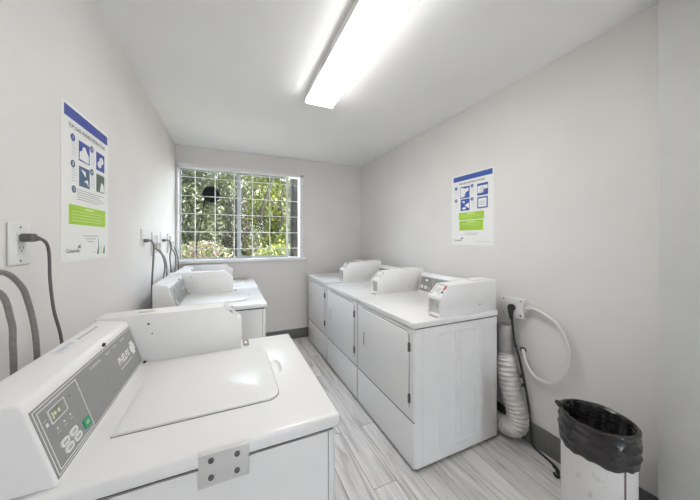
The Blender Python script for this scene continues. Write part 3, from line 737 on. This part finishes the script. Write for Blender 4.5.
def hose(label, pts, r):
    base = Vector(pts[0]); o = thing('fill_hose', label, 'hose', base, 'washer fill hoses'); P = [Vector(p)-base for p in pts]
    MB().tube(P, r, seg=12, sub=8, ring=lambda i: 1+.03*(i % 2)).build('hose', M['hose'], o)
    d = (P[1]-P[0]).normalized()
    MB().cyl(d*.012, d, r*1.28, .024, seg=12).build('coupling', M['steel'], o)
hose('thick grey fill hose nearer the poster, behind the nearest washer', [(-.600, .70, 1.30), (-.575, .79, 1.332), (-.55, .915, 1.336), (-.545, .98, 1.290), (-.54, 1.003, 1.228), (-.535, 1.017, 1.149), (-.53, 1.017, 1.07), (-.53, 1.017, .95), (-.53, 1.017, .75), (-.535, 1.017, .25), (-.54, 1.017, .0)], .0068)
hose('thick grey fill hose at the photo edge, behind the nearest washer', [(-.600, .66, 1.27), (-.575, .76, 1.30), (-.55, .905, 1.290), (-.54, .938, 1.204), (-.535, .936, 1.136), (-.53, .93, 1.07), (-.53, .93, .95), (-.53, .93, .75), (-.535, .93, .25), (-.54, .93, .0)], .0068)
hose('upper grey fill hose behind the middle washer', [(-.572, 2.50, 1.345), (-.56, 2.46, 1.338), (-.545, 2.476, 1.324), (-.535, 2.565, 1.272), (-.53, 2.616, 1.190), (-.53, 2.60, 1.12), (-.53, 2.56, 1.05), (-.53, 2.55, .9), (-.53, 2.55, .7), (-.535, 2.55, .25), (-.54, 2.55, .0)], .0068)
hose('lower grey fill hose behind the middle washer', [(-.572, 2.60, 1.345), (-.56, 2.63, 1.30), (-.545, 2.68, 1.25), (-.535, 2.705, 1.18), (-.53, 2.69, 1.11), (-.53, 2.68, 1.0), (-.53, 2.68, .9), (-.53, 2.68, .7), (-.535, 2.68, .25), (-.54, 2.68, .0)], .0068)
hose('grey fill hose behind the farthest washer, away from the window', [(-.572, 3.06, 1.345), (-.56, 3.07, 1.32), (-.55, 3.09, 1.30), (-.54, 3.15, 1.23), (-.535, 3.145, 1.14), (-.53, 3.07, 1.06), (-.53, 3.05, .9), (-.53, 3.05, .7), (-.535, 3.05, .25), (-.54, 3.05, .0)], .0068)
hose('grey fill hose behind the farthest washer, nearest the window', [(-.572, 3.17, 1.36), (-.56, 3.22, 1.32), (-.55, 3.27, 1.27), (-.545, 3.33, 1.19), (-.54, 3.31, 1.11), (-.53, 3.28, 1.0), (-.53, 3.28, .9), (-.53, 3.28, .7), (-.535, 3.28, .25), (-.54, 3.28, .0)], .0068)

# ------------------------------------------------------------------ right wall: junction box, conduit, duct, black cord
c = Vector((R, 1.18, .925)); jb = thing('junction_box', 'white surface-mounted outlet box on the right wall beside the nearest dryer', 'outlet box', c)
F = Face((0, .07, -.063), (0, -1, 0), (0, 0, 1))
q = MB(); F.rect(q, -.01, .135, -.002, .130, .0004, .036, bev=.004); bx = q.build('box', M['plastic_white'], jb)
q = MB(); F.rect(q, -.014, .139, -.006, .134, .036, .041, bev=.003); cp = q.build('cover_plate', M['plastic_white'], jb)
q = MB(); F.oval(q, .045, .066, .027, .027, .0405, .045, seg=20); q.build('socket_face', M['plastic_white'], cp)
for a, bb in ((.004, .118), (.120, .118), (.120, .012), (.004, .012), (.118, .020)):
    q = MB(); F.oval(q, a, bb, .005, .005, .0405, .0435, seg=12); q.build('screw', M['bolt'], cp)
q = MB(); q.box(-.042, -.006, -.092, -.064, -.02, .05, bev=.006); q.build('side_fitting', M['vault'], jb)

pts = [(R-.028, 1.088, .943), (1.900, 1.06, .95), (1.897, 1.025, .946), (1.895, .945, .911), (1.895, .889, .85), (1.895, .861, .765), (1.897, .862, .70), (1.9, .874, .634), (1.903, .925, .534), (1.905, .978, .490), (1.906, 1.047, .497), (1.91, 1.096, .555), (1.92, 1.118, .612), (R-.003, 1.135, .632)]
base = Vector(pts[0]); o = thing('flexible_conduit', 'white ribbed flexible conduit looping from the outlet box on the right wall', 'conduit', base)
MB().tube([Vector(p)-base for p in pts], .0105, seg=12, sub=14, ring=lambda i: 1.0+(.11 if i % 2 else -.05)).build('ribbed_tube', M['conduit'], o)
MB().cyl((0.0, -.004, 0.0), (0, -1, .05), .0165, .034, seg=6, bev=.002).build('connector', M['plastic_white'], o)
MB().cyl(Vector((R-.0035, 1.135, .632))-base, (1, 0, 0), .02, .006, seg=14).build('wall_hole_shade', M['slot_dark'], o)  # dark disc painted as the shaded hole where the conduit enters

o = thing('vent_duct', 'pale crinkled flexible dryer duct curving down beside the nearest dryer', 'duct', (1.86, 1.2, 0))
dp = [(1.862, 1.216, .80), (1.862, 1.216, .70), (1.862, 1.212, .58), (1.862, 1.198, .47), (1.862, 1.176, .36), (1.863, 1.146, .26), (1.864, 1.126, .18), (1.864, 1.142, .105), (1.862, 1.21, .070), (1.86, 1.33, .070), (1.86, 1.45, .075)]
MB().tube([Vector(p)-o.location for p in dp[2:]], .0615, seg=24, sub=14, ring=lambda i: 1.0+.055*(abs((i % 4)-2)-1)+.025*math.sin(i*1.7)).build('ribbed_tube', M['foil'], o, smooth=20)
MB().tube([Vector(p)-o.location for p in dp[:3]], .048, seg=22, sub=5).build('taped_collar', M['tape'], o)
MB().tube([Vector((1.862, 1.219, .60))-o.location, Vector((1.862, 1.216, .565))-o.location], .0565, seg=22, sub=2).build('clamp_band', M['steel'], o)

pts = [(1.893, 1.180, .93), (1.88, 1.178, .90), (1.878, 1.172, .85), (1.885, 1.160, .70), (1.89, 1.128, .575), (1.905, 1.092, .35), (1.915, 1.075, .20), (1.918, 1.068, .09), (1.914, 1.06, .02), (1.908, 1.02, .0085), (1.883, .93, .0085), (1.862, .905, .0085)]
base = Vector((1.893, 1.180, 0)); o = thing('power_cord', 'black power cord running from the outlet box down to the floor', 'power cord', base)
MB().tube([Vector(p)-base for p in pts], .0075, seg=8, sub=7).build('cable', M['rubber'], o)
q = MB(); q.cyl((-.006, 0, .928), (1, 0, 0), .024, .022, seg=18, bev=.005)
q.tube([Vector((-.012, 0, .925)), Vector((-.018, -.002, .89)), Vector((-.016, -.006, .845))], lambda t: .022-.013*t, seg=12); q.build('plug', M['black'], o)
q = MB(); q.tube([Vector(p)-base for p in ((1.872, .918, .010), (1.855, .893, .012), (1.838, .884, .012))], .011, seg=8)
q.tube([Vector(p)-base for p in ((1.838, .884, .012), (1.81, .866, .011), (1.800, .874, .012), (1.812, .888, .013))], .008, seg=8); q.build('cable_end', M['black'], o)
for z, y in ((.66, 1.152), (.46, 1.12), (.40, 1.112)):
    xx = 1.885+(.70-z)*.057
    MB().cyl(Vector((xx, y, z))-base, (.1, -.1, 1), .0095, .02, seg=10).build('tape_wrap', M['black'], o)

# ------------------------------------------------------------------ waste bin
bc = Vector((1.675, .648, 0)); bn = thing('waste_bin', 'white cylindrical bin with black liner, standing by the right wall', 'waste bin', bc)
rb = .130
q = MB(); sg = 48
def ringset(q, rows, sg, wob=None, m=None):
    R_ = []
    for i, (r, z) in enumerate(rows):
        R_.append([q.bm.verts.new(((r+(wob(i, k) if wob else 0))*math.cos(2*PI*k/sg), (r+(wob(i, k) if wob else 0))*math.sin(2*PI*k/sg), z+(wob(i+50, k)*.7 if wob else 0))) for k in range(sg)])
    for i in range(len(rows)-1):
        for k in range(sg): q.bm.faces.new((R_[i][k], R_[i][(k+1) % sg], R_[i+1][(k+1) % sg], R_[i+1][k]))
    return R_
rr = ringset(q, [(rb*.97, .002), (rb, .012), (rb, .522), (rb-.005, .524), (rb-.006, .02)], sg)
q.bm.faces.new(rr[0][::-1]); q.bm.faces.new(rr[-1])
q.build('bin_body', M['bin_white'], bn)
ang = math.atan2(-bc.y, -bc.x)+0.72
def arc_strip(q, r, a, da, z0, z1):
    q.box(r-.001, r+.0025, -da*r, da*r, z0, z1, bev=.0008, mtx=Matrix.Rotation(a, 4, 'Z'))
q = MB(); arc_strip(q, rb, ang, .022, .012, .40); q.build('seam_strip', M['bin_strip'], bn)
# liner
def ridge(x): return 1-2*abs(math.sin(x))
NR = 26
def outer(i):
    t = i/(NR-1); z = .392+.150*t
    return rb+.0055+.006*math.sin(PI*min(1, t*1.0))**.7+(.006 if i == NR-1 else .003 if i == NR-2 else 0), z
rows = [outer(i) for i in range(NR)]+[(rb+.009, .549), (rb-.002, .551), (rb-.012, .54)]
def wob(i, k):
    a = 2*PI*k/96
    if i > 50: return .002*math.sin(3*a+1)+.0015*math.sin(8*a)
    f = .75*min(1, .15+i/9)*min(1, (NR+2-i)/5)
    z = i*.006
    return f*(.0030*ridge(1.5*a+62*z+.9*math.sin(2*a))+.0022*ridge(2.5*a-75*z+1.3*math.sin(3*a+1))+.0015*math.sin(17*a+90*z)) + .0012*math.sin(5*a)
q = MB(); ringset(q, rows, 96, wob); bag = q.build('liner', M['liner'], bn, smooth=40)
def wob2(i, k):
    a = 2*PI*k/96
    return .006*math.sin(7*a+i*.5)+.0045*math.sin(15*a-i*.9)+.003*math.sin(29*a+i*1.3)
rows = [(rb-.014, .546), (rb-.022, .51), (rb-.018, .45), (rb-.028, .38), (rb-.022, .30), (rb-.03, .20), (rb-.05, .10), (.03, .07), (.004, .065)]
q = MB(); ringset(q, rows, 96, wob2); q.build('liner_inside', M['liner'], bag, smooth=60)
for aa, ln in ((1.95, .025),):
    p0 = Vector((math.cos(aa), math.sin(aa), 0)); q = MB()
    t_ = Vector((-math.sin(aa), math.cos(aa), 0))
    q.tube([p0*(rb+.004)+t_*ln+Vector((0, 0, .543)), p0*(rb+.010)+t_*ln*.3+Vector((0, 0, .552)), p0*(rb+.012)-t_*ln*.3+Vector((0, 0, .547)), p0*(rb+.006)-t_*ln+Vector((0, 0, .535))], lambda t: .004+.009*math.sin(PI*t), seg=8)
    q.build('liner_knot', M['liner'], bag, smooth=70)

# ------------------------------------------------------------------ garden beyond the window
tag(MB().box(-9, 11, D+.14, 16, -.35, -.25).build('ground', M['soil']), kind='structure')
tag(MB().box(-9, 11, D+.14, 5.1, -.25, -.22).build('bounce_apron', M['bounce_paving']), kind='structure')  # unseen pale apron, added to bounce sunlight up to the ceiling
def leaves(mb, c, r, n, size, flat=.6):
    bm = mb.bm
    for _ in range(n):
        while True:
            p = Vector((random.uniform(-1, 1), random.uniform(-1, 1), random.uniform(-1, 1)))
            if .25 < p.length < 1: break
        p = Vector((c[0]+p.x*r[0], c[1]+p.y*r[1], c[2]+p.z*r[2]))
        e = Euler((random.uniform(-1, 1)*1.2, random.uniform(-1, 1)*1.2, random.uniform(0, 2*PI))).to_matrix()
        s = size*random.uniform(.6, 1.3)
        pts = [(-s, 0, 0), (-s*.2, -s*.42, s*.1), (s, 0, -s*.1), (-s*.2, s*.42, s*.1)]
        vs = [bm.verts.new(p + e @ Vector(a)) for a in pts]
        bm.faces.new((vs[0], vs[1], vs[2])); bm.faces.new((vs[0], vs[2], vs[3]))
def plant(name, label, cat, base, clumps, leaf, stems, group):
    o = thing(name, label, cat, base, group); B = Vector(base)
    q = MB()
    for c_, r_, n, s in clumps: leaves(q, Vector(c_)-B, r_, int(n*1.7), s*1.08)
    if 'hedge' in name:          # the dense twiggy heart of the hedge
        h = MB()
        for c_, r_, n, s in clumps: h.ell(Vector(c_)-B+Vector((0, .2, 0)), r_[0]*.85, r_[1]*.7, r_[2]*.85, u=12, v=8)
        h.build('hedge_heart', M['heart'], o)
    q.build('foliage', leaf, o, smooth=0)
    for st, rad in stems:
        MB().tube([Vector(p)-B for p in st], lambda t, rad=rad: rad*(1-.65*t), seg=7, sub=4).build('branch', M['bark'], o)
    return o
GZ = -.25
plant('garden_shrub', 'grey-green shrub filling the left part of the window', 'shrub', (-1.0, 5.3, GZ),
      [((-1.0, 5.3, 2.0), (.75, .5, .9), 1500, .055), ((-.55, 5.0, 1.7), (.5, .4, .8), 700, .05), ((-1.1, 5.2, .9), (.8, .5, .9), 700, .055), ((-.35, 5.4, 2.6), (.7, .45, .5), 700, .055)],
      M['leaf_grey'], [([(-1.0, 5.3, GZ), (-.95, 5.25, 1.0), (-.6, 5.1, 2.0), (-.45, 5.0, 2.7)], .035), ([(-1.0, 5.3, .4), (-1.2, 5.2, 1.4), (-1.1, 5.1, 2.5)], .03)], 'plants outside the window')
plant('garden_shrub', 'dry brownish shrub with bare twigs in the middle of the window', 'shrub', (-.1, 5.6, GZ),
      [((-.05, 5.6, 1.8), (.5, .45, .8), 700, .045), ((.1, 5.5, 1.1), (.6, .4, .7), 500, .045), ((.0, 5.7, 2.6), (.5, .4, .5), 450, .05)],
      M['leaf_brown'], [([(-.1, 5.6, GZ), (0, 5.5, .8), (-.25, 5.3, 1.6), (-.4, 5.2, 2.4)], .03), ([(-.1, 5.6, .3), (.2, 5.4, 1.3), (.15, 5.3, 2.0), (.35, 5.2, 2.7)], .028),
       ([(0, 5.5, .9), (-.15, 5.25, 1.5), (.1, 5.2, 2.1)], .018), ([(.1, 5.4, 1.1), (.35, 5.25, 1.6), (.2, 5.2, 2.2)], .016)], 'plants outside the window')
plant('garden_tree', 'bright lime-green tree with dark twisting branches in the right half of the window', 'tree', (.95, 6.2, GZ),
      [((.95, 6.2, 2.0), (.75, .6, .75), 1500, .05), ((1.45, 6.0, 1.4), (.45, .5, .9), 900, .05), ((.6, 6.4, 2.9), (.7, .5, .55), 800, .055), ((1.0, 6.0, 1.0), (.7, .5, .6), 900, .05), ((1.5, 6.3, 2.9), (.7, .5, .6), 700, .055)],
      M['leaf_lime'], [([(.95, 6.2, GZ), (.9, 6.0, .9), (.7, 5.7, 1.7), (.85, 5.55, 2.3), (1.1, 5.5, 3.0)], .06), ([(.9, 6.0, .9), (1.2, 5.7, 1.6), (1.15, 5.5, 2.2), (1.4, 5.4, 2.9)], .04),
       ([(.75, 5.8, 1.5), (.5, 5.55, 2.0), (.65, 5.45, 2.6)], .03), ([(1.15, 5.6, 1.9), (.9, 5.4, 2.1), (.75, 5.3, 2.6)], .024)], 'plants outside the window')
plant('garden_shrub', 'low pale flowering shrub along the bottom of the window', 'shrub', (-.3, 4.6, GZ),
      [((-.35, 4.6, 1.05), (.55, .3, .35), 700, .04), ((-.3, 4.6, .45), (.6, .35, .55), 500, .05)], M['leaf_pale'], [([(-.3, 4.6, GZ), (-.3, 4.55, .5), (-.2, 4.5, 1.2)], .02)], 'plants outside the window')
plant('garden_shrub', 'low bright green shrub at the lower right of the window', 'shrub', (.75, 4.8, GZ),
      [((.75, 4.8, .98), (.6, .35, .36), 900, .045), ((.75, 4.8, .4), (.7, .4, .55), 600, .05)], M['leaf_lime'], [([(.75, 4.8, GZ), (.75, 4.75, .5), (.85, 4.7, 1.1)], .02)], 'plants outside the window')
clumps = []
for i in range(11):
    x = -4.0+i*.75
    clumps += [((x, 8.6+.3*math.sin(i*2.1), 1.2), (.7, .5, 1.4), 620, .085), ((x+.3, 8.8, 2.95), (.7, .5, .95+.12*math.sin(i*1.3)), 560, .085)]
plant('garden_hedge', 'tall dark hedge behind the other plants outside the window', 'hedge', (0, 8.7, GZ), clumps, M['leaf_dark'], [([(-.5, 8.7, GZ), (-.4, 8.6, 1.5), (-.6, 8.5, 3)], .07), ([(1.6, 8.7, GZ), (1.5, 8.6, 1.5), (1.8, 8.5, 3)], .07)], 'plants outside the window')
o = thing('garden_post', 'grey weathered upright post just outside the right end of the window', 'post', (1.00, 3.86, GZ))
MB().box(-.09, .13, -.06, .06, 0, 3.2, bev=.008).build('post_shaft', M['weather'], o)
MB().box(-.112, -.092, -.05, .02, 0, 3.2, bev=.004).build('post_batten', M['weather'], o)
o = thing('garden_stake', 'round black disc on a thin leaning stem just outside the window', 'garden stake', (-.50, 3.72, GZ))
B = o.location
MB().cyl(Vector((-.219, 3.72, 2.02))-B, (.05, 1, .1), .110, .03, seg=36, bev=.006).build('disc', M['matt_black'], o)
MB().tube([Vector((-.30, 3.735, 1.96))-B, Vector((-.345, 3.735, 1.62))-B, Vector((-.413, 3.735, 1.16))-B, Vector((-.50, 3.72, GZ))-B], .0085, seg=8).build('stem', M['matt_black'], o)

for o_ in [o_ for o_ in COL.objects if o_.get('label')]:
    if 'dry brownish' in o_['label']: o_.location.y = 6.75; o_.scale = (1.15, 1, 1.12)
    if 'lime-green tree' in o_['label']: o_.location = (1.15, 7.9, GZ); o_.scale = (1.22, 1, 1.18)
    if 'low pale' in o_['label']: o_.location.y = 4.42; o_.location.x -= .1
    if 'low bright' in o_['label']: o_.location.x += .2
    if 'grey-green' in o_['label']: o_.location.y = 5.5
    if 'tall dark' in o_['label']: o_.location.y = 9.3
# ------------------------------------------------------------------ light, sky, camera
w = bpy.data.worlds.new('World'); scene.world = w; w.use_nodes = True
nt = w.node_tree; bg = nt.nodes['Background']; sky = nt.nodes.new('ShaderNodeTexSky'); sky.sky_type = 'NISHITA'
sky.sun_disc = False; sky.sun_elevation = math.radians(48); sky.sun_rotation = math.radians(90); sky.air_density = 1.0; sky.dust_density = 2.0
mxs = nt.nodes.new('ShaderNodeMix'); mxs.data_type = 'RGBA'; mxs.inputs['Factor'].default_value = 0.6
hsv = nt.nodes.new('ShaderNodeRGBToBW'); nt.links.new(sky.outputs['Color'], hsv.inputs['Color'])   # thin bright cloud: greyer than a clear sky
nt.links.new(sky.outputs['Color'], mxs.inputs['A']); nt.links.new(hsv.outputs['Val'], mxs.inputs['B'])
nt.links.new(mxs.outputs['Result'], bg.inputs['Color']); bg.inputs['Strength'].default_value = 3.2
sun = bpy.data.lights.new('sun', 'SUN'); sun.energy = 22.0; sun.angle = math.radians(0.6); sun.color = (1, .96, .88)
so = bpy.data.objects.new('sun', sun); COL.objects.link(so)
so.rotation_euler = Vector((-.72, .03, -.80)).to_track_quat('-Z', 'Y').to_euler(); so.location = (4, 2, 8)

cam = bpy.data.cameras.new('camera'); co = bpy.data.objects.new('camera', cam); COL.objects.link(co)
co.location = (0, 0, 1.42); co.rotation_euler = (PI/2, 0, -math.atan(101/250))
cam.sensor_width = 36; cam.lens = 250/700*36; cam.shift_x = 20/700; cam.shift_y = -11/700; cam.clip_start = .02
scene.camera = co
vs = scene.view_settings; vs.view_transform = 'Standard'; vs.look = 'None'; vs.exposure = 0.34; vs.gamma = 1.0; vs.use_curve_mapping = False
